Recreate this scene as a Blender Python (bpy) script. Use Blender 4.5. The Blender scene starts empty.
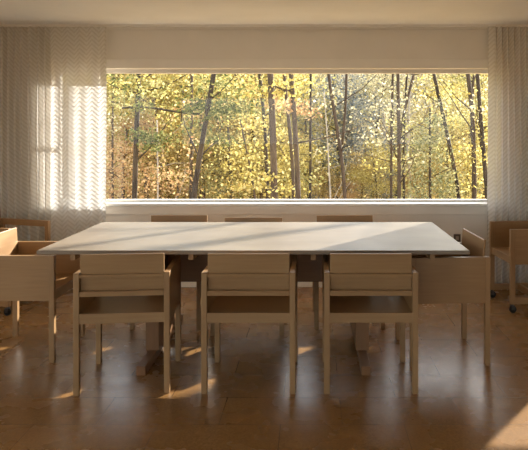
import bpy, bmesh, math, random
import numpy as np
from mathutils import Vector, Matrix

# ------------------------------------------------------------------ camera
SC = bpy.context.scene
COL = SC.collection
F, CX, CY, H = 610.0, 312.0, 131.0, 1.45          # focal length in px, principal point, eye height

cam_data = bpy.data.cameras.new('camera')
cam = bpy.data.objects.new('camera', cam_data)
COL.objects.link(cam)
cam.location = (0, 0, H)
cam.rotation_euler = (math.pi / 2, 0, 0)
cam_data.sensor_fit = 'HORIZONTAL'
cam_data.sensor_width = 36.0
cam_data.lens = F / 528.0 * 36.0
cam_data.shift_x = -(CX - 264.0) / 528.0
cam_data.shift_y = -(225.0 - CY) / 528.0
cam_data.clip_end = 500
SC.camera = cam

# ------------------------------------------------------------------ light
SUN_DIR = Vector((-0.80, -1.0, -0.505)).normalized()
sun_data = bpy.data.lights.new('sun', 'SUN')
sun_data.energy = 14.0
sun_data.angle = math.radians(0.55)
sun_data.color = (1.0, 0.95, 0.86)
sun = bpy.data.objects.new('sun', sun_data)
COL.objects.link(sun)
sun.rotation_euler = SUN_DIR.to_track_quat('-Z', 'Y').to_euler()
sun.location = (8, 14, 9)

world = bpy.data.worlds.new('sky')
SC.world = world
world.use_nodes = True
wn = world.node_tree
wn.nodes.clear()
w_out = wn.nodes.new('ShaderNodeOutputWorld')
w_bg = wn.nodes.new('ShaderNodeBackground')
w_sky = wn.nodes.new('ShaderNodeTexSky')
w_sky.sky_type = 'NISHITA'
w_sky.sun_disc = False
w_sky.sun_elevation = math.radians(21)
w_sky.sun_rotation = math.radians(39)
w_sky.dust_density = 2.0
w_mix = wn.nodes.new('ShaderNodeMix')
w_mix.data_type = 'RGBA'
w_mix.inputs[0].default_value = 0.5
w_mix.inputs[7].default_value = (6.2, 6.1, 5.9, 1)     # thin haze in the air
wn.links.new(w_sky.outputs[0], w_mix.inputs[6])
wn.links.new(w_mix.outputs[2], w_bg.inputs[0])
w_bg.inputs[1].default_value = 0.52
wn.links.new(w_bg.outputs[0], w_out.inputs[0])

SC.view_settings.view_transform = 'Standard'
SC.view_settings.look = 'None'
SC.view_settings.gamma = 1.0
SC.view_settings.use_curve_mapping = False
SC.view_settings.exposure = 0.28
SC.cycles.max_bounces = 14
SC.cycles.diffuse_bounces = 8
SC.cycles.transparent_max_bounces = 16
SC.cycles.use_denoising = True

# ------------------------------------------------------------------ node helpers
def new_mat(name):
    m = bpy.data.materials.new(name)
    m.use_nodes = True
    nt = m.node_tree
    nt.nodes.clear()
    out = nt.nodes.new('ShaderNodeOutputMaterial')
    return m, nt, out

def N(nt, kind, **kw):
    n = nt.nodes.new(kind)
    for k, v in kw.items():
        setattr(n, k, v)
    return n

def L(nt, a, b):
    nt.links.new(a, b)

def ramp(nt, fac, stops):
    r = N(nt, 'ShaderNodeValToRGB')
    els = r.color_ramp.elements
    while len(els) < len(stops):
        els.new(0.5)
    for e, (p, c) in zip(els, stops):
        e.position = p
        e.color = (c[0], c[1], c[2], 1)
    L(nt, fac, r.inputs[0])
    return r.outputs[0]

def math_node(nt, op, a, b=None, c=None):
    n = N(nt, 'ShaderNodeMath', operation=op)
    for i, v in enumerate((a, b, c)):
        if v is None:
            continue
        if isinstance(v, (int, float)):
            n.inputs[i].default_value = v
        else:
            L(nt, v, n.inputs[i])
    return n.outputs[0]

def coords(nt, scale=(1, 1, 1), kind='Object'):
    tc = N(nt, 'ShaderNodeTexCoord')
    mp = N(nt, 'ShaderNodeMapping')
    mp.inputs['Scale'].default_value = scale
    L(nt, tc.outputs[kind], mp.inputs[0])
    return mp.outputs[0]

def noise(nt, vec, scale, detail=3, rough=0.5):
    n = N(nt, 'ShaderNodeTexNoise')
    n.inputs['Scale'].default_value = scale
    n.inputs['Detail'].default_value = detail
    n.inputs['Roughness'].default_value = rough
    L(nt, vec, n.inputs['Vector'])
    return n.outputs['Fac']

def bump(nt, height, strength=0.1, dist=0.002):
    b = N(nt, 'ShaderNodeBump')
    b.inputs['Strength'].default_value = strength
    b.inputs['Distance'].default_value = dist
    L(nt, height, b.inputs['Height'])
    return b.outputs[0]

def principled(nt, out, color, rough=0.5, spec=0.5, normal=None):
    p = N(nt, 'ShaderNodeBsdfPrincipled')
    if isinstance(color, tuple):
        p.inputs['Base Color'].default_value = (*color, 1)
    else:
        L(nt, color, p.inputs['Base Color'])
    if isinstance(rough, (int, float)):
        p.inputs['Roughness'].default_value = rough
    else:
        L(nt, rough, p.inputs['Roughness'])
    p.inputs['Specular IOR Level'].default_value = spec
    if normal is not None:
        L(nt, normal, p.inputs['Normal'])
    L(nt, p.outputs[0], out.inputs[0])
    return p

# ------------------------------------------------------------------ materials
def mat_paint(name, col, rough=0.6):
    m, nt, out = new_mat(name)
    v = coords(nt)
    f = noise(nt, v, 3.0, 4)
    c = ramp(nt, f, [(0.3, tuple(x * 0.97 for x in col)), (0.7, tuple(min(1, x * 1.03) for x in col))])
    principled(nt, out, c, rough, 0.3, bump(nt, noise(nt, v, 160, 2), 0.05, 0.001))
    return m

def mat_wood(name, lo, hi, grain=(60, 4, 60), rough=0.42, rot=None, spec=0.4):
    m, nt, out = new_mat(name)
    v = coords(nt, grain)
    f = noise(nt, v, 1.0, 5, 0.6)
    v2 = coords(nt, (2.5, 2.5, 2.5))
    g = noise(nt, v2, 1.0, 2)
    s = math_node(nt, 'ADD', math_node(nt, 'MULTIPLY', f, 0.42), math_node(nt, 'MULTIPLY', g, 0.58))
    c = ramp(nt, s, [(0.32, lo), (0.68, hi)])
    r = math_node(nt, 'MULTIPLY_ADD', f, 0.12, rough - 0.06)
    principled(nt, out, c, r, spec, bump(nt, f, 0.04, 0.001))
    return m

M_WALL = mat_paint('wall_paint', (0.75, 0.715, 0.665))
M_CEIL = mat_paint('ceiling_paint', (0.77, 0.77, 0.755))
M_TRIM = mat_paint('trim_paint', (0.79, 0.76, 0.71), 0.4)
M_FRAME = mat_paint('white_frame_paint', (0.74, 0.73, 0.71), 0.4)
M_WOOD_X = mat_wood('birch_grain_across', (0.245, 0.134, 0.055), (0.335, 0.197, 0.087), (4, 70, 70))
M_WOOD_Y = mat_wood('birch_grain_deep', (0.245, 0.134, 0.055), (0.335, 0.197, 0.087), (70, 4, 70))
M_WOOD_Z = mat_wood('birch_grain_upright', (0.245, 0.134, 0.055), (0.335, 0.197, 0.087), (70, 70, 4))
M_TABLE = mat_wood('table_top_wood', (0.145, 0.108, 0.073), (0.27, 0.212, 0.155), (1.6, 22, 22), 0.36, spec=0.45)
M_TABLE_EDGE = mat_wood('table_base_wood', (0.17, 0.078, 0.030), (0.235, 0.115, 0.048), (4, 60, 60))
M_TABLE_POST = mat_wood('table_post_wood', (0.17, 0.078, 0.030), (0.235, 0.115, 0.048), (60, 60, 4))

def mat_simple(name, col, rough=0.5, metallic=0.0):
    m, nt, out = new_mat(name)
    f = noise(nt, coords(nt), 40, 2)
    c = ramp(nt, f, [(0.3, tuple(x * 0.85 for x in col)), (0.7, col)])
    p = principled(nt, out, c, rough, 0.5)
    p.inputs['Metallic'].default_value = metallic
    return m

M_RUBBER = mat_simple('black_rubber', (0.010, 0.010, 0.010), 0.85)
M_RUBBER.node_tree.nodes['Principled BSDF'].inputs['Specular IOR Level'].default_value = 0.15
M_STEEL = mat_simple('dark_steel', (0.10, 0.10, 0.10), 0.35, 0.9)
M_BRONZE = mat_simple('bronze_plate', (0.10, 0.065, 0.04), 0.4, 0.3)
M_SOCKET = mat_simple('tan_socket', (0.34, 0.25, 0.17), 0.5)

def mat_floor():
    m, nt, out = new_mat('cork_tile_floor')
    tc = N(nt, 'ShaderNodeTexCoord')
    mp = N(nt, 'ShaderNodeMapping')
    mp.inputs['Location'].default_value = (0.155, 0.035, 0)
    L(nt, tc.outputs['Object'], mp.inputs[0])
    br = N(nt, 'ShaderNodeTexBrick')
    br.offset = 0.5
    br.inputs['Scale'].default_value = 1.0
    br.inputs['Brick Width'].default_value = 0.61
    br.inputs['Row Height'].default_value = 0.305
    br.inputs['Mortar Size'].default_value = 0.0022
    br.inputs['Mortar Smooth'].default_value = 0.3
    br.inputs['Bias'].default_value = 0.0
    br.inputs['Color1'].default_value = (0.93, 0.93, 0.93, 1)
    br.inputs['Color2'].default_value = (1.07, 1.07, 1.07, 1)
    br.inputs['Mortar'].default_value = (0.42, 0.38, 0.34, 1)
    L(nt, mp.outputs[0], br.inputs['Vector'])
    v = tc.outputs['Object']
    vo = N(nt, 'ShaderNodeTexVoronoi')
    vo.inputs['Scale'].default_value = 110
    L(nt, v, vo.inputs['Vector'])
    grains = ramp(nt, vo.outputs['Color'], [(0.05, (0.205, 0.100, 0.031)), (0.45, (0.245, 0.125, 0.041)), (0.95, (0.290, 0.155, 0.054))])
    cloud = ramp(nt, noise(nt, v, 2.2, 4), [(0.3, (0.9, 0.9, 0.9)), (0.7, (1.1, 1.08, 1.05))])
    m1 = N(nt, 'ShaderNodeMix', data_type='RGBA', blend_type='MULTIPLY')
    m1.inputs[0].default_value = 1
    L(nt, grains, m1.inputs[6]); L(nt, cloud, m1.inputs[7])
    m2 = N(nt, 'ShaderNodeMix', data_type='RGBA', blend_type='MULTIPLY')
    m2.inputs[0].default_value = 1
    L(nt, m1.outputs[2], m2.inputs[6]); L(nt, br.outputs['Color'], m2.inputs[7])
    r = math_node(nt, 'MULTIPLY_ADD', noise(nt, v, 5, 3), 0.10, 0.22)
    h = math_node(nt, 'SUBTRACT', math_node(nt, 'MULTIPLY', vo.outputs['Distance'], 0.15), br.outputs['Fac'])
    principled(nt, out, m2.outputs[2], r, 0.65, bump(nt, h, 0.12, 0.001))
    return m
M_FLOOR = mat_floor()

def mat_glass():
    m, nt, out = new_mat('window_glass')
    fr = N(nt, 'ShaderNodeFresnel')
    fr.inputs[0].default_value = 1.45
    tr = N(nt, 'ShaderNodeBsdfTransparent')
    tr.inputs[0].default_value = (0.97, 0.98, 0.97, 1)
    gl = N(nt, 'ShaderNodeBsdfGlossy')
    gl.inputs['Roughness'].default_value = 0.0
    mx = N(nt, 'ShaderNodeMixShader')
    L(nt, fr.outputs[0], mx.inputs[0]); L(nt, tr.outputs[0], mx.inputs[1]); L(nt, gl.outputs[0], mx.inputs[2])
    L(nt, mx.outputs[0], out.inputs[0])
    return m
M_GLASS = mat_glass()

def mat_curtain():
    m, nt, out = new_mat('chevron_sheer_fabric')
    uv = N(nt, 'ShaderNodeTexCoord')
    sp = N(nt, 'ShaderNodeSeparateXYZ')
    L(nt, uv.outputs['UV'], sp.inputs[0])
    u, v = sp.outputs[0], sp.outputs[1]          # u counts chevron columns, v is metres of height
    saw = math_node(nt, 'ABSOLUTE', math_node(nt, 'SUBTRACT', math_node(nt, 'MULTIPLY', math_node(nt, 'FRACT', u), 2.0), 1.0))
    ph = math_node(nt, 'FRACT', math_node(nt, 'DIVIDE', math_node(nt, 'ADD', v, math_node(nt, 'MULTIPLY', saw, 0.055)), 0.040))
    band = math_node(nt, 'ABSOLUTE', math_node(nt, 'SUBTRACT', math_node(nt, 'MULTIPLY', ph, 2.0), 1.0))
    thick = N(nt, 'ShaderNodeMapRange')
    thick.inputs['From Min'].default_value = 0.40
    thick.inputs['From Max'].default_value = 0.70
    L(nt, band, thick.inputs[0])
    t = thick.outputs[0]
    dcol = ramp(nt, t, [(0.0, (0.90, 0.85, 0.77)), (1.0, (0.86, 0.80, 0.71))])
    di = N(nt, 'ShaderNodeBsdfDiffuse')
    L(nt, dcol, di.inputs[0])
    tl = N(nt, 'ShaderNodeBsdfTranslucent')
    tcol = ramp(nt, t, [(0.0, (0.56, 0.555, 0.55)), (1.0, (0.20, 0.198, 0.194))])
    L(nt, tcol, tl.inputs[0])
    a = N(nt, 'ShaderNodeMixShader')
    a.inputs[0].default_value = 0.42
    L(nt, di.outputs[0], a.inputs[1]); L(nt, tl.outputs[0], a.inputs[2])
    tp = N(nt, 'ShaderNodeBsdfTransparent')
    b = N(nt, 'ShaderNodeMixShader')
    opac = math_node(nt, 'MULTIPLY_ADD', t, 0.12, 0.86)
    L(nt, opac, b.inputs[0]); L(nt, tp.outputs[0], b.inputs[1]); L(nt, a.outputs[0], b.inputs[2])
    L(nt, b.outputs[0], out.inputs[0])
    return m
M_CURTAIN = mat_curtain()

def mat_leaf(name, stops, trans=0.55):
    m, nt, out = new_mat(name)
    g = N(nt, 'ShaderNodeNewGeometry')
    c = ramp(nt, g.outputs['Random Per Island'], stops)
    di = N(nt, 'ShaderNodeBsdfDiffuse')
    tl = N(nt, 'ShaderNodeBsdfTranslucent')
    L(nt, c, di.inputs[0]); L(nt, c, tl.inputs[0])
    a = N(nt, 'ShaderNodeMixShader')
    a.inputs[0].default_value = trans
    L(nt, di.outputs[0], a.inputs[1]); L(nt, tl.outputs[0], a.inputs[2])
    L(nt, a.outputs[0], out.inputs[0])
    return m

LEAF = {
    'yellow': mat_leaf('yellow_leaves', [(0, (0.266, 0.211, 0.055)), (0.45, (0.512, 0.413, 0.120)), (1, (0.697, 0.614, 0.277))]),
    'gold': mat_leaf('gold_leaves', [(0, (0.266, 0.181, 0.055)), (0.45, (0.492, 0.343, 0.111)), (1, (0.656, 0.524, 0.222))]),
    'orange': mat_leaf('orange_leaves', [(0, (0.368, 0.202, 0.092)), (0.45, (0.554, 0.353, 0.166)), (1, (0.697, 0.534, 0.305))]),
    'green': mat_leaf('green_leaves', [(0, (0.068, 0.086, 0.030)), (0.45, (0.137, 0.152, 0.053)), (1, (0.258, 0.238, 0.089))]),
    'olive': mat_leaf('olive_leaves', [(0, (0.205, 0.202, 0.074)), (0.45, (0.389, 0.362, 0.139)), (1, (0.573, 0.524, 0.259))]),
    'pine': mat_leaf('pine_needles', [(0, (0.131, 0.145, 0.076)), (0.45, (0.222, 0.227, 0.113)), (1, (0.403, 0.363, 0.196))], 0.45),
    'pale': mat_leaf('pale_leaves', [(0, (0.287, 0.252, 0.139)), (0.45, (0.471, 0.413, 0.240)), (1, (0.676, 0.614, 0.425))]),  # paleness includes distance haze, put into the leaf colour
    'dusk': mat_leaf('bluish_shade_leaves', [(0, (0.110, 0.131, 0.142)), (0.45, (0.202, 0.222, 0.222)), (1, (0.463, 0.444, 0.343))], 0.35),  # dark bluish shade of the hill behind, painted as leaf colour
}

def mat_bark(name, lo, hi):
    m, nt, out = new_mat(name)
    v = coords(nt, (9, 9, 1.6))
    f = noise(nt, v, 2.0, 5, 0.65)
    c = ramp(nt, f, [(0.3, lo), (0.7, hi)])
    principled(nt, out, c, 0.85, 0.2, bump(nt, f, 0.4, 0.02))
    return m
M_BARK = mat_bark('grey_brown_bark', (0.045, 0.031, 0.021), (0.115, 0.084, 0.060))
M_BARK_D = mat_bark('dark_bark', (0.028, 0.02, 0.014), (0.072, 0.054, 0.040))
M_BARK_P = mat_bark('pale_bark', (0.34, 0.29, 0.23), (0.62, 0.55, 0.46))

def mat_ground():
    m, nt, out = new_mat('leaf_litter')
    v = coords(nt)
    vo = N(nt, 'ShaderNodeTexVoronoi')
    vo.inputs['Scale'].default_value = 6
    L(nt, v, vo.inputs['Vector'])
    c = ramp(nt, vo.outputs['Color'], [(0.0, (0.16, 0.09, 0.04)), (0.5, (0.40, 0.25, 0.09)), (1.0, (0.58, 0.42, 0.16))])
    principled(nt, out, c, 0.9, 0.1, bump(nt, vo.outputs['Distance'], 0.5, 0.05))
    return m
M_GROUND = mat_ground()

# ------------------------------------------------------------------ object helpers
def link(name, me, mat=None, parent=None, loc=(0, 0, 0)):
    o = bpy.data.objects.new(name, me)
    COL.objects.link(o)
    o.location = loc
    if mat is not None:
        me.materials.append(mat)
    if parent is not None:
        o.parent = parent
    return o

def bm_mesh(name, bm):
    bm.normal_update()
    me = bpy.data.meshes.new(name)
    bm.to_mesh(me)
    bm.free()
    return me

def add_box(bm, x0, x1, y0, y1, z0, z1, bev=0.0, mtx=None):
    r = bmesh.ops.create_cube(bm, size=1.0)
    vs = r['verts']
    for v in vs:
        v.co = Vector((x0 + (v.co.x + 0.5) * (x1 - x0), y0 + (v.co.y + 0.5) * (y1 - y0), z0 + (v.co.z + 0.5) * (z1 - z0)))
    if mtx is not None:
        for v in vs:
            v.co = mtx @ v.co
    if bev > 0:
        es = list({e for v in vs for e in v.link_edges})
        bmesh.ops.bevel(bm, geom=es, offset=bev, segments=2, affect='EDGES', profile=0.5)
    return vs

def box(name, x0, x1, y0, y1, z0, z1, mat, parent=None, bev=0.0, mtx=None):
    bm = bmesh.new()
    add_box(bm, x0, x1, y0, y1, z0, z1, bev, mtx)
    return link(name, bm_mesh(name, bm), mat, parent)

def structure(o):
    o['kind'] = 'structure'
    return o

def tag(o, label, cat, group=None, kind=None):
    o['label'] = label
    o['category'] = cat
    if group:
        o['group'] = group
    if kind:
        o['kind'] = kind
    return o

def empty(name, loc=(0, 0, 0), rz=0.0):
    o = bpy.data.objects.new(name, None)
    o.empty_display_size = 0.1
    COL.objects.link(o)
    o.location = loc
    o.rotation_euler = (0, 0, rz)
    return o

def copy_tree(o, parent=None):
    c = o.copy()
    COL.objects.link(c)
    c.parent = parent
    for ch in [k for k in bpy.data.objects if k.parent == o]:
        copy_tree(ch, c)
    return c

# ------------------------------------------------------------------ room shell
YW = 5.67            # inner face of the window wall
ZC = 2.417           # ceiling height
XL, XR, YB = -3.5, 4.7, -3.6
WT = 0.20            # wall thickness
WX0, WX1, WZ0, WZ1 = -2.42, 1.84, 0.765, 2.032      # main opening
VX0, VX1, VZ0, VZ1 = 3.095, 4.35, 0.45, 1.565         # further window, right of the frame

structure(box('floor', XL - WT, XR + WT, YB - WT, YW + WT, -0.12, 0.0, M_FLOOR))
structure(box('ceiling', XL - WT, XR + WT, YB - WT, YW + WT, ZC, ZC + 0.15, M_CEIL))

bm = bmesh.new()
y0, y1 = YW, YW + WT
add_box(bm, XL - WT, WX0, y0, y1, 0, ZC)
add_box(bm, WX0, WX1, y0, y1, 0, WZ0)
add_box(bm, WX0, WX1, y0, y1, WZ1, ZC)
add_box(bm, WX1, VX0, y0, y1, 0, ZC)
add_box(bm, VX0, VX1, y0, y1, 0, VZ0)
add_box(bm, VX0, VX1, y0, y1, VZ1, ZC)
add_box(bm, VX1, XR + WT, y0, y1, 0, ZC)
structure(link('wall_front', bm_mesh('wall_front', bm), M_WALL))
bm = bmesh.new()
LY0, LY1, LZ0, LZ1 = -2.8, 2.2, 0.4, 2.25  # out-of-view opening added to bring in fill daylight from the left
add_box(bm, XL - WT, XL, YB, LY0, 0, ZC)
add_box(bm, XL - WT, XL, LY1, YW, 0, ZC)
add_box(bm, XL - WT, XL, LY0, LY1, 0, LZ0)
add_box(bm, XL - WT, XL, LY0, LY1, LZ1, ZC)
structure(link('wall_left', bm_mesh('wall_left', bm), M_WALL))
structure(box('wall_right', XR, XR + WT, YB, YW, 0, ZC, M_WALL))
# unseen wide windows added behind the viewer so open sky fills the room
BX = [(-3.3, 0.3), (1.0, 4.3)]
BZ0, BZ1 = 0.45, 2.30
bm = bmesh.new()
add_box(bm, XL - WT, BX[0][0], YB - WT, YB, 0, ZC)
add_box(bm, BX[0][1], BX[1][0], YB - WT, YB, 0, ZC)
add_box(bm, BX[1][1], XR + WT, YB - WT, YB, 0, ZC)
for a, b in BX:
    add_box(bm, a, b, YB - WT, YB, 0, BZ0)
    add_box(bm, a, b, YB - WT, YB, BZ1, ZC)
structure(link('wall_back', bm_mesh('wall_back', bm), M_WALL))

def frame_window(name, x0, x1, z0, z1, yc, mulls=(), fw=0.035, depth=0.06):
    """white frame (structure) with its glass pane as a child"""
    bm = bmesh.new()
    a, b = yc - depth / 2, yc + depth / 2
    add_box(bm, x0, x0 + fw, a, b, z0, z1, 0.003)
    add_box(bm, x1 - fw, x1, a, b, z0, z1, 0.003)
    add_box(bm, x0 + fw, x1 - fw, a, b, z0, z0 + fw, 0.003)
    add_box(bm, x0 + fw, x1 - fw, a, b, z1 - fw, z1, 0.003)
    for mx in mulls:
        add_box(bm, mx - 0.03, mx + 0.03, a, b, z0 + fw, z1 - fw, 0.003)
    o = structure(link(name, bm_mesh(name, bm), M_FRAME))
    bm = bmesh.new()
    vs = [bm.verts.new(p) for p in ((x0 + fw * .5, yc, z0 + fw * .5), (x1 - fw * .5, yc, z0 + fw * .5), (x1 - fw * .5, yc, z1 - fw * .5), (x0 + fw * .5, yc, z1 - fw * .5))]
    bm.faces.new(vs)
    link('window_pane', bm_mesh('window_pane', bm), M_GLASS, o)
    return o

w1 = frame_window('window_1', WX0, WX1, WZ0, WZ1, YW + 0.13, (-2.05,))
box('meeting_rail', WX0 + 0.035, -2.08, YW + 0.102, YW + 0.158, 1.395, 1.417, M_FRAME, w1, 0.003)
frame_window('window_2', VX0, VX1, VZ0, VZ1, YW + 0.13)
frame_window('fill_window_back_1', BX[0][0], BX[0][1], BZ0, BZ1, YB - 0.10, (-1.5,))
frame_window('fill_window_back_2', BX[1][0], BX[1][1], BZ0, BZ1, YB - 0.10, (2.4,))

w5 = frame_window('fill_window_left', -2.5, 2.5, LZ0, LZ1, 0.0, (0.0,))  # unseen window, added as a source of sky fill
w5.rotation_euler = (0, 0, math.pi / 2)
w5.location = (XL - 0.10, (LY0 + LY1) / 2, 0)

# interior trim of the main window
structure(box('trim_1', WX0 - 0.07, WX1 + 0.07, YW - 0.014, YW, WZ1, WZ1 + 0.085, M_TRIM, None, 0.003))     # head casing
structure(box('trim_2', WX0 - 0.09, WX1 + 0.09, YW - 0.045, YW + 0.10, WZ0 - 0.012, WZ0 + 0.014, M_FRAME, None, 0.005))  # sill board
structure(box('trim_3', WX0 - 0.07, WX1 + 0.07, YW - 0.014, YW, WZ0 - 0.09, WZ0 - 0.012, M_TRIM, None, 0.003))  # apron
structure(box('baseboard_front', XL, XR, YW - 0.014, YW, 0, 0.075, M_TRIM, None, 0.003))
structure(box('trim_4', XL, XR, YW - 0.012, YW, ZC - 0.022, ZC, M_TRIM, None, 0.002))

# ------------------------------------------------------------------ dining table
TX0, TX1, TY0, TY1 = -1.618, 0.926, 3.583, 4.706
TXC, TYC = (TX0 + TX1) / 2, (TY0 + TY1) / 2
table = empty('dining_table', (TXC, TYC, 0))
tag(table, 'long pale wooden trestle table with a broad sunlit top, in the middle of the room', 'table')
hx, hy = (TX1 - TX0) / 2, (TY1 - TY0) / 2
box('tabletop', -hx, hx, -hy, hy, 0.724, 0.748, M_TABLE, table, 0.003)
for px in (-1.015, 0.32):
    lx = px - TXC
    box('post', lx - 0.042, lx + 0.042, -0.27, 0.27, 0.0555, 0.683, M_TABLE_POST, table, 0.003)
    box('foot', lx - 0.028, lx + 0.028, -0.53, 0.53, 0.0, 0.055, M_TABLE_POST, table, 0.004)
    box('bearer', lx - 0.035, lx + 0.035, -0.40, 0.40, 0.6835, 0.7235, M_TABLE_POST, table, 0.003)
box('stretcher', -1.015 - TXC + 0.0425, 0.32 - TXC - 0.0425, -0.02, 0.02, 0.43, 0.700, M_TABLE_EDGE, table, 0.003)
for bx_ in (-1.42, -0.718, 0.008, 0.715):
    lx = bx_ - TXC
    box('batten', lx - 0.015, lx + 0.015, -hy + 0.035, hy - 0.035, 0.684, 0.7235, M_WOOD_Y, table, 0.002)

# ------------------------------------------------------------------ chairs
LW, LD = 0.032, 0.034          # leg section
CWX, CDY = 0.2435, 0.2325      # half spacing of leg centres
def make_chair():
    t = empty('armchair')
    for s in (-1, 1):
        cx = s * CWX
        box('rear_leg', cx - LW / 2, cx + LW / 2, -CDY - LD / 2, -CDY + LD / 2, 0, 0.67, M_WOOD_Z, t, 0.003)
        box('front_leg', cx - LW / 2, cx + LW / 2, CDY - LD / 2, CDY + LD / 2, 0, 0.67, M_WOOD_Z, t, 0.003)
        box('side_panel', cx - LW / 2 + 0.0015, cx + LW / 2 - 0.0015, -CDY + LD / 2, CDY - LD / 2, 0.387, 0.6693, M_WOOD_Y, t, 0.0012)
    ix = CWX - LW / 2
    # seat board, gently dished
    bm = bmesh.new()
    nx, ny = 14, 14
    zs = {}
    for layer, zo in ((0, 0.447), (1, 0.432)):
        for i in range(nx + 1):
            for j in range(ny + 1):
                a, b = i / nx * 2 - 1, j / ny * 2 - 1
                d = 0.010 * max(0, 1 - a * a) * max(0, 1 - b * b)
                zs[(layer, i, j)] = bm.verts.new((a * ix * 0.998, b * (CDY + 0.010), zo - d))
    for i in range(nx):
        for j in range(ny):
            bm.faces.new([zs[(0, i, j)], zs[(0, i + 1, j)], zs[(0, i + 1, j + 1)], zs[(0, i, j + 1)]])
            bm.faces.new([zs[(1, i, j)], zs[(1, i, j + 1)], zs[(1, i + 1, j + 1)], zs[(1, i + 1, j)]])
    for i in range(nx):
        for j, fl in ((0, 0), (ny, 1)):
            q = [zs[(0, i, j)], zs[(1, i, j)], zs[(1, i + 1, j)], zs[(0, i + 1, j)]]
            bm.faces.new(q if not fl else q[::-1])
    for j in range(ny):
        for i, fl in ((0, 1), (nx, 0)):
            q = [zs[(0, i, j)], zs[(1, i, j)], zs[(1, i, j + 1)], zs[(0, i, j + 1)]]
            bm.faces.new(q if not fl else q[::-1])
    bmesh.ops.recalc_face_normals(bm, faces=bm.faces[:])
    link('seat', bm_mesh('seat', bm), M_WOOD_Y, t)
    box('front_rail', -ix, ix, CDY - 0.008, CDY + 0.012, 0.387, 0.4315, M_WOOD_X, t, 0.0015)
    box('rear_rail', -ix, ix, -CDY - 0.014, -CDY - 0.0105, 0.393, 0.448, M_WOOD_X, t, 0.0008)
    # backrest: broad board leaning back a little, lip along its lower edge and a rib at arm height
    tilt = Matrix.Translation((0, -CDY + 0.022, 0.55)) @ Matrix.Rotation(math.radians(4.0), 4, 'X')
    bk = box('backrest', -ix + 0.001, ix - 0.001, -0.008, 0.008, 0.0, 0.2215, M_WOOD_X, t, 0.003, tilt)
    box('lower_lip', -ix + 0.001, ix - 0.001, -0.0365, -0.0082, -0.006, 0.022, M_WOOD_X, bk, 0.0015, tilt)
    box('rib', -ix + 0.001, ix - 0.001, -0.0300, -0.0082, 0.096, 0.113, M_WOOD_X, bk, 0.0015, tilt)
    return t

GROUP = 'armchairs around the dining table'
# (x, y, heading of the seat, label); heading 0 faces the window
chairs = [
    (-1.068, 3.600, 5.0, 'birch plywood armchair on the near side of the table, at its left end'),
    (-0.351, 3.606, 0.0, 'birch plywood armchair on the near side of the table, in the middle'),
    (0.326, 3.606, 0.0, 'birch plywood armchair on the near side of the table, at its right end'),
    (-1.071, 4.700, 180.0, 'birch plywood armchair by the window, its back showing above the left of the tabletop'),
    (-0.458, 4.560, 180.0, 'birch plywood armchair pushed in deepest on the window side, second from left'),
    (0.270, 4.700, 181.5, 'birch plywood armchair by the window, its back showing right of the tabletop centre'),
    (-1.862, 4.072, -90.0, 'birch plywood armchair at the left table end, its back glowing in sunlight'),
    (0.842, 4.016, 92.6, 'birch plywood armchair at the right table end, backrest in shade before the outlet'),
]
chair0 = make_chair()
for i, (x, y, a, lab) in enumerate(chairs):
    c = chair0 if i == 0 else copy_tree(chair0)
    c.location = (x, y, 0)
    c.rotation_euler = (0, 0, math.radians(a))
    tag(c, lab, 'chair', GROUP)

# ------------------------------------------------------------------ rolling armchairs by the curtains
def add_cyl(bm, c, axis, r, half, seg=20, bev=0.0):
    rot = Vector((0, 0, 1)).rotation_difference(Vector(axis)).to_matrix().to_4x4()
    res = bmesh.ops.create_cone(bm, cap_ends=True, segments=seg, radius1=r, radius2=r, depth=2 * half,
                                matrix=Matrix.Translation(c) @ rot)
    if bev:
        es = [e for v in res['verts'] for e in v.link_edges]
        es = [e for e in set(es) if len(e.link_faces) == 2 and e.calc_face_angle(0) > 1.0]
        bmesh.ops.bevel(bm, geom=es, offset=bev, segments=2, affect='EDGES')

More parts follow.
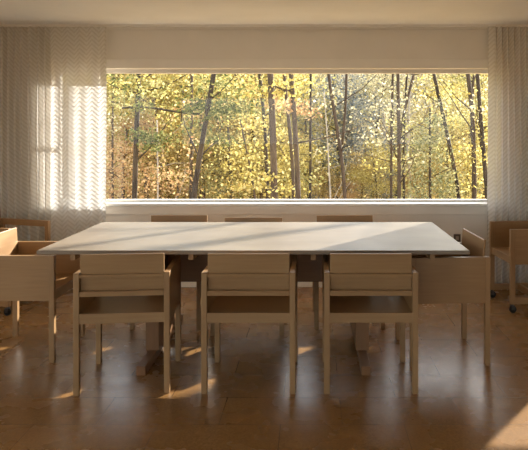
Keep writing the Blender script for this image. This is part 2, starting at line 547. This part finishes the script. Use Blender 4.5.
def make_rolling(solid, top=0.665, w=0.222, d=0.24):
    t = empty('rolling_armchair')
    z0 = 0.070
    for s in (-1, 1):
        cx = s * w
        for yy, nm in ((-d, 'rear_leg'), (d, 'front_leg')):
            box(nm, cx - .016, cx + .016, yy - .019, yy + .019, z0, top, M_WOOD_Z, t, 0.003)
            # caster: stem, fork and wheel
            bm = bmesh.new()
            add_cyl(bm, (cx, yy, z0 - 0.006), (0, 0, 1), 0.012, 0.006)
            add_box(bm, cx - .017, cx - .0135, yy - .016, yy + .012, 0.026, z0 - .011, 0.001)
            add_box(bm, cx + .0135, cx + .017, yy - .016, yy + .012, 0.026, z0 - .011, 0.001)
            add_box(bm, cx - .017, cx + .017, yy - .016, yy + .012, z0 - .014, z0 - .0105, 0.001)
            ca = link('caster', bm_mesh('caster', bm), M_STEEL, t)
            bm = bmesh.new()
            add_cyl(bm, (cx, yy - 0.004, 0.028), (1, 0, 0), 0.028, 0.012, 24, 0.004)
            link('wheel', bm_mesh('wheel', bm), M_RUBBER, ca)
        box('base_rail', cx - .0145, cx + .0145, -d + .0195, d - .0195, z0, z0 + 0.050, M_WOOD_Y, t, 0.002)
        if solid:
            box('side_panel', cx - .0145, cx + .0145, -d + .0195, d - .0195, 0.385, top - 0.0005, M_WOOD_Y, t, 0.0015)
        else:
            box('arm_rail', cx - .0145, cx + .0145, -d + .0195, d - .0195, top - 0.052, top - 0.0005, M_WOOD_Y, t, 0.002)
            box('side_rail', cx - .0145, cx + .0145, -d + .0195, d - .0195, 0.385, 0.435, M_WOOD_Y, t, 0.002)
    ix = w - .0165
    box('seat', -ix, ix, -d - .01, d + .012, 0.426, 0.444, M_WOOD_Y, t, 0.003)
    box('front_rail', -ix, ix, d - .012, d + .010, 0.385, 0.4255, M_WOOD_X, t, 0.0015)
    box('rear_rail', -ix, ix, -d - .010, -d + .012, 0.385, 0.4255, M_WOOD_X, t, 0.0015)
    box('cross_rail', -ix, ix, -0.012, 0.012, z0, z0 + .05, M_WOOD_X, t, 0.0015)
    tilt = Matrix.Translation((0, -d + 0.006, 0.52)) @ Matrix.Rotation(math.radians(5), 4, 'X')
    box('backrest', -ix, ix, -0.009, 0.009, 0.0, 0.26, M_WOOD_X, t, 0.003, tilt)
    return t

r1 = make_rolling(True)
r1.location = (1.822, 5.105, 0)
r1.rotation_euler = (0, 0, math.radians(94))
tag(r1, 'birch armchair with solid sides on black casters before the right curtain', 'chair')
r2 = make_rolling(False, 0.685)
r2.location = (-2.555, 5.075, 0)
r2.rotation_euler = (0, 0, math.radians(-107))
tag(r2, 'birch armchair with open arm frames on casters before the left curtain', 'chair')

# ------------------------------------------------------------------ curtains
def curtain(name, x0, x1, pitch_fn, y0, amp, zb, zt, label):
    # integrate the phase so the pleats may be tight or wide along the width
    n = int((x1 - x0) / 0.0035)
    xs = np.linspace(x0, x1, n + 1)
    ph = np.zeros(n + 1)
    for i in range(n):
        ph[i + 1] = ph[i] + (xs[i + 1] - xs[i]) / pitch_fn(xs[i])
    zrows = np.linspace(zb, zt, 40)
    rng = random.Random(len(name) * 7 + int(x0 * 10))
    amp = amp * 1.3
    verts, uvs = [], []
    ks = [rng.uniform(0.75, 1.15) for _ in range(int(ph[-1]) + 3)]
    wob = [rng.uniform(-1, 1) for _ in range(int(ph[-1]) + 3)]
    for zi, z in enumerate(zrows):
        tz = (z - zb) / (zt - zb)
        for i in range(n + 1):
            k = int(ph[i]); f = ph[i] - k
            g = ks[k] * (1 - f) + ks[k + 1] * f
            wv = wob[k] * (1 - f) + wob[k + 1] * f
            a = amp * g * (0.34 if pitch_fn(xs[i]) > 0.1 else min(1.0, pitch_fn(xs[i]) / 0.075)) * (1.0 - 0.25 * tz)
            yy = y0 + a * math.cos(2 * math.pi * ph[i]) * (1 + 0.18 * math.sin(3 * z + k))
            xx = xs[i] + 0.010 * wv * (1 - tz) * math.sin(2.1 * z + k)
            verts.append((xx, yy, z))
            uvs.append((ph[i], z))
    W = n + 1
    faces = []
    for r in range(len(zrows) - 1):
        for i in range(n):
            faces.append((r * W + i, r * W + i + 1, (r + 1) * W + i + 1, (r + 1) * W + i))
    me = bpy.data.meshes.new(name)
    me.from_pydata(verts, [], faces)
    uvl = me.uv_layers.new(name='UVMap')
    idx = np.empty(len(me.loops), dtype=np.int32)
    me.loops.foreach_get('vertex_index', idx)
    uva = np.array(uvs, dtype=np.float32)[idx]
    uvl.data.foreach_set('uv', uva.ravel())
    me.polygons.foreach_set('use_smooth', np.ones(len(me.polygons), dtype=bool))
    o = link(name, me, M_CURTAIN)
    tag(o, label, 'curtain')
    return o

YC = 5.545
def pitch_left(x):
    if x < -2.62: return 0.058
    if x < -2.50: return 0.085
    if x < -2.38: return 0.062
    return 0.112
curtain('curtain', -3.30, -1.868, pitch_left, YC, 0.026, 0.012, ZC - 0.020, 'cream chevron sheer curtain left of the window, glowing with sunlight')
curtain('curtain', 1.60, 2.62, lambda x: 0.11 if x < 1.66 else 0.056, YC, 0.026, 0.012, ZC - 0.020, 'cream chevron sheer curtain hanging in tight pleats right of the window')
tr = box('curtain_track', XL + 0.02, XR - 0.02, YC - 0.012, YC + 0.012, ZC - 0.018, ZC, M_TRIM, None, 0.002)
tag(tr, 'slim pale curtain track running along the ceiling above the window', 'curtain track')

# ------------------------------------------------------------------ outlet
ol = empty('wall_outlet', (1.348, YW, 0.456))
tag(ol, 'dark bronze outlet plate low on the wall beneath the window', 'outlet')
box('cover_plate', -0.032, 0.032, -0.006, 0.0, -0.036, 0.036, M_BRONZE, ol, 0.002)
box('socket', -0.014, 0.014, -0.009, -0.0062, -0.018, 0.018, M_SOCKET, ol, 0.001)

# ------------------------------------------------------------------ outdoors
def ground_z(x, y):
    if y < 14:
        z = -0.55 - 0.10 * max(0, y - 6)
    elif y < 26:
        z = -1.35 - 0.06 * (y - 14)
    else:
        z = -2.07 + 0.17 * (y - 26)
    return z + 0.12 * math.sin(x * 0.6 + y * 0.3) + 0.06 * math.sin(x * 1.7 - y * 0.9)

bm = bmesh.new()
gx = [-90 + i * 3.0 for i in range(61)]
gy = [YW + WT + 0.01, 7, 8.5, 10, 12, 14, 16, 18, 20, 22, 24, 26, 28, 31, 34, 38, 42, 48, 55, 63, 72, 82, 95]
gv = {}
for j, y in enumerate(gy):
    for i, x in enumerate(gx):
        gv[(i, j)] = bm.verts.new((x, y, ground_z(x, y)))
for j in range(len(gy) - 1):
    for i in range(len(gx) - 1):
        bm.faces.new([gv[(i, j)], gv[(i + 1, j)], gv[(i + 1, j + 1)], gv[(i, j + 1)]])
for f_ in bm.faces: f_.smooth = True
structure(link('forest_ground', bm_mesh('forest_ground', bm), M_GROUND))
structure(box('back_lawn', -60, 60, -70, YB - WT - 0.01, -0.5, -0.3, M_GROUND))

def at(px, py, y):
    return Vector(((px - CX) / F * y, y, H + (CY - py) / F * y))

def tube_into(bm, pts, radii, seg=8):
    rings = []
    n = len(pts)
    for i, p in enumerate(pts):
        d = (pts[min(i + 1, n - 1)] - pts[max(i - 1, 0)]).normalized()
        u = d.cross(Vector((0, 1, 0.01)))
        if u.length < 1e-3: u = d.cross(Vector((1, 0, 0)))
        u.normalize()
        w = d.cross(u)
        rings.append([bm.verts.new(p + (u * math.cos(2 * math.pi * k / seg) + w * math.sin(2 * math.pi * k / seg)) * radii[i]) for k in range(seg)])
    for a, b in zip(rings[:-1], rings[1:]):
        for k in range(seg):
            f_ = bm.faces.new([a[k], a[(k + 1) % seg], b[(k + 1) % seg], b[k]])
            f_.smooth = True
    bm.faces.new(rings[0][::-1]); bm.faces.new(rings[-1])

def smooth_path(ctrl, rng, step=0.5, wob=0.02):
    out = []
    for a, b in zip(ctrl[:-1], ctrl[1:]):
        n = max(2, int((b - a).length / step))
        for i in range(n):
            p = a.lerp(b, i / n)
            out.append(p + Vector((rng.uniform(-wob, wob), rng.uniform(-wob, wob), 0)))
    out.append(ctrl[-1].copy())
    # relax
    for _ in range(2):
        q = out[:]
        for i in range(1, len(out) - 1):
            q[i] = (out[i - 1] + out[i] * 2 + out[i + 1]) / 4
        out = q
    return out

def leaf_mesh(name, centers, size, nrng, flat=0.5, aspect=0.62):
    """one small folded four-sided leaf per centre"""
    c = np.asarray(centers, dtype=np.float64)
    n = len(c)
    d = nrng.normal(size=(n, 3)); d[:, 2] = d[:, 2] * 0.6 - 0.35
    d /= np.linalg.norm(d, axis=1)[:, None]
    r = nrng.normal(size=(n, 3))
    r[:, 2] *= flat
    s = np.cross(d, r); s /= np.linalg.norm(s, axis=1)[:, None] + 1e-9
    nn = np.cross(d, s)
    L_ = (size * nrng.uniform(0.6, 1.35, n))[:, None]
    v = np.empty((n, 4, 3))
    v[:, 0] = c - d * L_ * 0.5
    v[:, 1] = c + s * L_ * aspect * 0.5 + nn * L_ * 0.06
    v[:, 2] = c + d * L_ * 0.5
    v[:, 3] = c - s * L_ * aspect * 0.5 + nn * L_ * 0.06
    me = bpy.data.meshes.new(name)
    me.vertices.add(4 * n); me.vertices.foreach_set('co', v.ravel())
    me.loops.add(4 * n); me.loops.foreach_set('vertex_index', np.arange(4 * n, dtype=np.int32))
    me.polygons.add(n); me.polygons.foreach_set('loop_start', np.arange(0, 4 * n, 4, dtype=np.int32))
    me.update(calc_edges=True)
    return me

def clump(nrng, center, rad, n, squash=0.6):
    p = nrng.normal(size=(n, 3)) * 0.5
    p[:, 2] *= squash
    return np.asarray(center)[None, :] + p * rad

def hero_tree(name, stems, dist, width, bark, leaf, clumps, label, leaf_size=0.078, nb=7, seed=1, top=9.0, cat='tree', per=170, group=None):
    """stems: list of pixel polylines (bottom first) that end at the ground or continue upward;
    clumps: (px, py, radius m, leaves) foliage masses; everything stands at real depth dist"""
    rng = random.Random(seed); nrng = np.random.default_rng(seed)
    bm = bmesh.new()
    first = at(*stems[0][0], dist)
    base = Vector((first.x + (first.x - at(*stems[0][1], dist).x) * 0.15, dist, 0))
    base.z = ground_z(base.x, dist)
    tips = []
    for si, st in enumerate(stems):
        pts = [at(px, py, dist + (0.25 * si)) for px, py in st]
        r0 = width / F * dist / 2 * (1 if si == 0 else (0.7 if st[-1][1] < 90 else 0.36))
        if si == 0:
            pts.insert(0, base - Vector((0, 0, 0.12)))
        dirv = (pts[-1] - pts[-2]).normalized()
        up = pts[-1]
        while up.z < top - 0.5 and st[-1][1] < 90:
            dirv = (dirv * 0.8 + Vector((rng.uniform(-.2, .2), rng.uniform(-.2, .2), 1)) * 0.2).normalized()
            up = up + dirv * 1.2
            pts.append(up.copy())
        path = smooth_path(pts, rng, 0.45, 0.012)
        m = len(path)
        z_bot, z_top = path[0].z, path[-1].z
        radii = [max(0.012, r0 * (1.08 - 0.6 * (p.z - z_bot) / max(0.5, (z_top - z_bot)))) for p in path]
        if si == 0:
            radii[0] *= 1.5; radii[1] *= 1.2
        tube_into(bm, path, radii)
        # side branches
        for b in range(nb):
            i = rng.randrange(int(m * 0.2), m - 1)
            p = path[i]
            ang = rng.uniform(0, 2 * math.pi)
            ln = rng.uniform(0.6, 1.9)
            d = Vector((math.cos(ang), math.sin(ang) * 0.8, rng.uniform(0.1, 0.9))).normalized()
            bp = [p, p + d * ln * 0.4, p + d * ln * 0.75 + Vector((0, 0, rng.uniform(-.1, .2))), p + d * ln + Vector((rng.uniform(-.2, .2), 0, rng.uniform(0, .3)))]
            br0 = min(radii[i] * 0.4, 0.022)
            tube_into(bm, bp, [br0, br0 * .7, br0 * .45, 0.004], 5)
            tips.append(bp[-1]); tips.append(bp[-2])
    tree = empty(name, base)
    me = bm_mesh('trunk', bm)
    me.transform(Matrix.Translation(-base))
    link('trunk', me, bark, tree)
    cs = []
    if leaf and per > 0:
        for tp in tips:
            cs.append(clump(nrng, tp, rng.uniform(0.35, 0.75), int(per * rng.uniform(0.3, 0.9)) // 2))
    by = {}
    for cl in clumps:
        px, py, rad, cnt = cl[:4]
        lf = cl[4] if len(cl) > 4 else leaf
        c = at(px, py, dist + rng.uniform(-0.5, 0.5))
        by.setdefault(lf, []).append(clump(nrng, c, rad, int(cnt * 1.5), 0.55))
    if cs:
        by.setdefault(leaf, []).extend(cs)
    for lf, arr in by.items():
        pts = np.concatenate(arr) - np.array(base)[None, :]
        if len(pts):
            link('foliage', leaf_mesh('foliage', pts, leaf_size, nrng), LEAF[lf], tree)
    tag(tree, label, cat, group)
    return tree

WG = 'trees just outside the window'
def HT(*a, **k):
    return hero_tree('autumn_tree', *a, group=WG, **k)

HT([[(134, 205), (136, 140), (139, 70)]], 13.0, 5.5, M_BARK_D, 'yellow',
   [(150, 142, .34, 130, 'green'), (140, 134, .28, 80, 'green'), (162, 138, .26, 80, 'green'), (156, 148, .22, 50, 'green'), (120, 100, .5, 90, 'olive'), (150, 85, .7, 110)],
   'upright brown tree with green lower leaves, near the left end of the window view', seed=3)
HT([[(192, 206), (203, 135), (215, 68)], [(200, 114), (185, 113.5), (165, 110), (145, 106), (122, 108)]], 12.0, 5.6, M_BARK_D, 'green',
   [(205, 107, .30, 120), (222, 109, .30, 110), (238, 108, .28, 80), (190, 110, .2, 40), (253, 110, .2, 30), (140, 106, .25, 30), (212, 117, .2, 40), (150, 88, .4, 60, 'olive'), (205, 88, .4, 40, 'olive')],
   'dark tree leaning right with one long level branch reaching left', seed=5, top=8)
HT([[(191, 205), (191, 140), (192, 70)]], 16.0, 3.6, M_BARK, 'yellow', [(185, 100, .8, 130), (198, 140, .7, 100)],
   'slim straight tree standing just left behind the leaning dark trunk', seed=7)
HT([[(219, 205), (217, 140), (221, 72)]], 18.0, 2.8, M_BARK, 'yellow', [(222, 130, .9, 150), (226, 170, .9, 150), (214, 90, .8, 100)],
   'slender yellow-leaved tree between the leaning dark trunk and the thick trunk', seed=8)
HT([[(158, 206), (158, 170), (157, 120)]], 14.5, 2.3, M_BARK_P, 'orange', [(150, 175, .55, 120), (170, 180, .6, 130), (135, 190, .5, 90), (160, 150, .5, 60, 'gold')],
   'thin pale-barked sapling among orange leaves at lower left', seed=9, top=5, nb=4)
HT([[(177, 206), (179, 150), (183, 90)]], 17.0, 2.2, M_BARK, 'gold', [(178, 160, .7, 130), (186, 190, .7, 120, 'orange'), (172, 120, .7, 90, 'yellow')],
   'spindly gold-leaved tree just left of the twin trunks', seed=10, top=7)
HT([[(113, 206), (112, 150), (114, 80)]], 15.0, 2.4, M_BARK, 'orange', [(112, 160, .6, 130), (118, 185, .6, 130), (110, 120, .7, 90, 'pale'), (125, 168, .5, 80)],
   'thin orange-leaved tree at the very left of the window view', seed=11, top=8)
HT([[(275, 206), (274, 140), (270, 68)]], 11.0, 7.2, M_BARK, 'yellow', [(255, 90, .5, 90), (288, 85, .45, 60), (262, 180, .5, 80)],
   'thickest straight grey-brown trunk near the centre of the view', seed=12, nb=4)
HT([[(268, 206), (266, 140), (259, 70)]], 14.0, 3.8, M_BARK_D, 'yellow', [(250, 120, .7, 120), (245, 85, .7, 110), (240, 150, .6, 100)],
   'thinner dark trunk close beside the thickest one on its left', seed=13, nb=5)
HT([[(299, 206), (296, 140), (291, 68)]], 11.5, 5.4, M_BARK, 'orange', [(292, 106, .32, 45), (303, 110, .3, 40), (276, 104, .25, 25), (312, 112, .22, 22)],
   'brown trunk right of the thickest one with a spray of orange leaves', seed=14, nb=4, per=0)
HT([[(294, 206), (291, 140), (283, 68)]], 13.0, 3.8, M_BARK, 'yellow', [(284, 160, .5, 80), (286, 190, .5, 80)],
   'grey trunk squeezed between the thickest trunk and the orange-leaved one', seed=15, nb=4, per=60)
HT([[(310, 206), (310.5, 140), (311, 70)]], 14.5, 2.8, M_BARK_D, 'yellow', [(309, 175, .5, 60, 'olive')],
   'thin dark upright tree at the middle right with few leaves', seed=16, nb=5, per=30)
HT([[(346, 206), (342, 150), (332, 105), (328, 72)], [(342, 145), (346, 110), (347, 70)]], 13.5, 3.8, M_BARK, 'pale', [(330, 100, .5, 30)],
   'bare grey tree forking low into a narrow V', seed=17, nb=7, per=20)
HT([[(331, 206), (328, 150), (324, 92)]], 16.0, 2.0, M_BARK_P, 'pale', [(326, 150, .6, 40)],
   'thin pale bare sapling left of the forked tree', seed=18, nb=7, per=20, top=7)
HT([[(258, 206), (250, 165), (240, 120)]], 13.0, 2.6, M_BARK, 'yellow', [(240, 165, .6, 130), (250, 185, .6, 110), (235, 190, .6, 100, 'gold')],
   'slanting young yellow tree left of the thickest trunk', seed=19, nb=5, top=5)
HT([[(399, 206), (399, 140), (398, 70)], [(399, 140), (405, 105), (413, 80)]], 14.0, 4.0, M_BARK, 'pale', [(385, 110, .7, 70), (400, 95, .7, 60), (412, 125, .6, 60, 'olive')],
   'middle trunk of the tight trio at right of centre', seed=20, nb=8, per=40)
HT([[(391, 206), (391, 140), (393, 75)]], 15.0, 2.8, M_BARK, 'pale', [(382, 140, .7, 80), (378, 165, .6, 80, 'yellow')],
   'left trunk of the tight trio at right of centre', seed=21, nb=6, per=40)
HT([[(404, 206), (403, 150), (406, 80)]], 15.5, 2.6, M_BARK_D, 'olive', [(410, 160, .7, 100), (412, 190, .6, 100)],
   'right trunk of the tight trio at right of centre', seed=22, nb=6, per=40)
# pine: rows of drooping boughs carrying needle sprays
pc = []
_r = random.Random(5)
for i in range(46):
    py = 118 + i * 1.9
    wdt = 5 + (py - 110) * 0.20
    pc.append((430 + _r.uniform(-wdt, wdt), py, 0.30, 26))
HT([[(430, 206), (430, 150), (430, 108)]], 14.0, 3.6, M_BARK_D, 'pine', pc,
   'grey-green conifer with soft drooping needles, left of the long leaning trunk', seed=23, nb=8, per=40, top=4.0, leaf_size=0.065)
HT([[(461, 206), (449, 140), (432, 68)]], 15.5, 4.0, M_BARK_D, 'yellow', [(455, 120, .8, 120), (465, 150, .7, 120), (445, 95, .7, 80)],
   'dark slender trunk leaning left from lower right of the view', seed=24, nb=4, per=40)
HT([[(474, 206), (474, 150), (473, 112), (467, 68)]], 15.5, 5.0, M_BARK, 'yellow', [(478, 160, .7, 120), (468, 185, .7, 120), (484, 100, .7, 80, 'pale')],
   'crooked brown trunk near the right end of the window view', seed=25, nb=6, per=40)
HT([[(488, 210), (484, 160), (480, 110), (477, 68)]], 15.0, 4.6, M_BARK_D, 'yellow', [(492, 150, .7, 120), (490, 110, .7, 80, 'pale')],
   'rightmost dark trunk beside the right curtain edge', seed=26, nb=5, per=40)

# trees right of the view whose shadows streak the table
def side_tree(p, d, r, seed, label, nb=10):
    rng = random.Random(seed)
    d = Vector(d)
    p = Vector(p)
    bt = (p.z - ground_z(p.x, p.y)) / d.z
    base = p - d * bt
    base.z = ground_z(base.x, base.y) 
    tp = p + d * ((9.5 - p.z) / d.z)
    path = smooth_path([base - Vector((0, 0, .15)), p, tp], rng, .5, .015)
    bm = bmesh.new()
    tube_into(bm, path, [r * (1.15 - .5 * i / len(path)) for i in range(len(path))])
    for b in range(nb):
        q = path[rng.randrange(len(path) // 3, len(path) - 1)]
        a = rng.uniform(0, 6.28)
        e = q + Vector((math.cos(a), math.sin(a), rng.uniform(.2, .9))).normalized() * rng.uniform(.8, 2.2)
        tube_into(bm, [q, q.lerp(e, .5) + Vector((0, 0, .08)), e], [.025, .016, .005], 5)
    t = empty('bare_tree', base)
    me = bm_mesh('trunk', bm)
    me.transform(Matrix.Translation(-base))
    link('trunk', me, M_BARK, t)
    tag(t, label, 'tree')
side_tree((6.95, 13.2, 5.35), (-.20, .20, .515), .075, 31, 'leaning bare tree past the right end of the window, its shadow streaking the table')
side_tree((5.2, 11.9, 4.5), (-.05, .10, .515), .05, 32, 'slim bare tree beyond the right curtain, nearest the house')

# ------------------------------------------------------------------ woodland behind: a few kinds, copied
def wood_tree(name, leaf, bark, seed, h, r, n, size):
    rng = random.Random(seed); nrng = np.random.default_rng(seed + 50)
    bm = bmesh.new()
    path = smooth_path([Vector((0, 0, -0.3)), Vector((rng.uniform(-.3, .3), 0, h * .5)), Vector((rng.uniform(-.6, .6), rng.uniform(-.4, .4), h))], rng, .7, .03)
    tube_into(bm, path, [max(0.02, .11 * (1 - .8 * i / len(path))) for i in range(len(path))], 6)
    cl = []
    for b in range(16):
        z = rng.uniform(h * .08, h * .98)
        a = rng.uniform(0, 6.28)
        rr = r * (0.45 + 0.6 * math.sin(math.pi * min(1, z / h)))
        p0 = min(path, key=lambda q: abs(q.z - z))
        p1 = p0 + Vector((math.cos(a) * rr, math.sin(a) * rr, rr * .35))
        tube_into(bm, [p0, p0.lerp(p1, .5) + Vector((0, 0, .1)), p1], [.03, .018, .006], 4)
        for tt in (.45, .75, 1.0):
            cl.append(clump(nrng, p0.lerp(p1, tt), r * .55, n // 48, .6))
    t = empty(name)
    link('trunk', bm_mesh('trunk', bm), bark, t)
    link('foliage', leaf_mesh('foliage', np.concatenate(cl), size, nrng), LEAF[leaf], t)
    return t

kinds = [
    ('yellow', M_BARK, 101, 6.5, 1.5, 8000, .085, 'bright yellow broadleaf tree in the woodland behind'),
    ('gold', M_BARK_D, 102, 5.5, 1.5, 7360, .085, 'golden broadleaf tree in the woodland behind'),
    ('orange', M_BARK, 103, 3.6, 1.2, 5000, .08, 'low orange-leaved tree in the woodland behind'),
    ('olive', M_BARK, 104, 7.0, 1.6, 8000, .085, 'olive green tree in the woodland behind'),
    ('pale', M_BARK_P, 105, 7.5, 1.7, 4800, .085, 'pale thinning tree in the woodland behind'),
    ('dusk', M_BARK_D, 106, 6.5, 2.0, 7500, .11, 'dark blue-green evergreen in the woodland behind'),
    ('green', M_BARK_D, 107, 6.0, 1.5, 6720, .085, 'deep green tree in the woodland behind'),
]
protos = {k[0]: (wood_tree('woodland_tree', *k[:7]), k[7]) for k in kinds}
used = set()
# (pixel column, distance, kind, scale)
wood = [
    (112, 21, 'yellow', 1), (128, 24, 'gold', 1.1), (146, 19, 'yellow', .95), (160, 26, 'yellow', 1.2), (172, 21, 'gold', 1), (128, 17.5, 'orange', .8),
    (186, 25, 'yellow', 1.15), (200, 20, 'yellow', 1), (214, 23, 'olive', 1), (228, 20, 'yellow', 1), (243, 24, 'yellow', 1.2), (160, 18.5, 'gold', .7),
    (256, 19, 'gold', .9), (268, 24, 'yellow', 1.15), (282, 21, 'yellow', .95), (100, 27, 'olive', 1.2), (236, 17, 'olive', .6), (205, 17, 'gold', .6),
    (296, 27, 'pale', 1), (308, 22, 'yellow', .65), (322, 25, 'dusk', .9), (338, 23, 'dusk', .8), (352, 26, 'pale', 0.8), (362, 21, 'gold', .45), (345, 30, 'pale', 1.2),
    (372, 24, 'dusk', .85), (384, 25, 'pale', .9), (398, 28, 'olive', 1), (412, 22, 'pale', .85), (424, 30, 'yellow', 1.0), (440, 24, 'yellow', .9),
    (452, 28, 'yellow', 1.1), (464, 22, 'olive', .9), (478, 26, 'yellow', 1.1), (492, 23, 'pale', 1), (506, 28, 'yellow', 1.2), (90, 22, 'yellow', 1.1),
    (347, 19, 'orange', .38), (376, 19, 'yellow', .45), (330, 20, 'gold', .35), (452, 18.5, 'olive', .55), (484, 19, 'yellow', .6), (414, 18.5, 'gold', .42),
    (290, 18, 'yellow', .5), (262, 17, 'yellow', .5), (120, 35, 'yellow', 1.5), (180, 36, 'yellow', 1.5), (240, 36, 'gold', 1.5), (420, 38, 'pale', 1.4), (480, 38, 'olive', 1.4), (300, 40, 'olive', 1.3), (148, 31, 'green', 1.1),
]
rw = random.Random(77)
for i, (px, y, kd, s) in enumerate(wood):
    pr, lab = protos[kd]
    if kd in used:
        t = copy_tree(pr)
    else:
        t = pr; used.add(kd)
    x = (px - CX) / F * y
    t.location = (x, y, ground_z(x, y))
    t.scale = (s, s, s)
    t.rotation_euler = (0, 0, rw.uniform(0, 6.28))
    tag(t, lab, 'tree', kd + ' trees of the woodland behind')

# forest floor brush and the far hillside's leaf canopy, beyond counting
nrng = np.random.default_rng(9)
pts = []
for _ in range(260):
    y = nrng.uniform(13, 24)
    x = nrng.uniform(-0.42, 0.36) * y
    pts.append(clump(nrng, (x, y, ground_z(x, y) + nrng.uniform(.15, .8)), nrng.uniform(.5, .9), 90, .6))
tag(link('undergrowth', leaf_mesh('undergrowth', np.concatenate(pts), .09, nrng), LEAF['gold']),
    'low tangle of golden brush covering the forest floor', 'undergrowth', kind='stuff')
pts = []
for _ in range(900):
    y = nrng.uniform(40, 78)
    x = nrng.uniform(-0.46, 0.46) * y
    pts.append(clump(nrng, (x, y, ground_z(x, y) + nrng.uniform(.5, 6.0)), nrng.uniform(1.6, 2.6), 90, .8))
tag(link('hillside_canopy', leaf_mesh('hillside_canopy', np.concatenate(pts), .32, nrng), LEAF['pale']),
    'hazy pale leaf canopy covering the far hillside', 'woodland', kind='stuff')
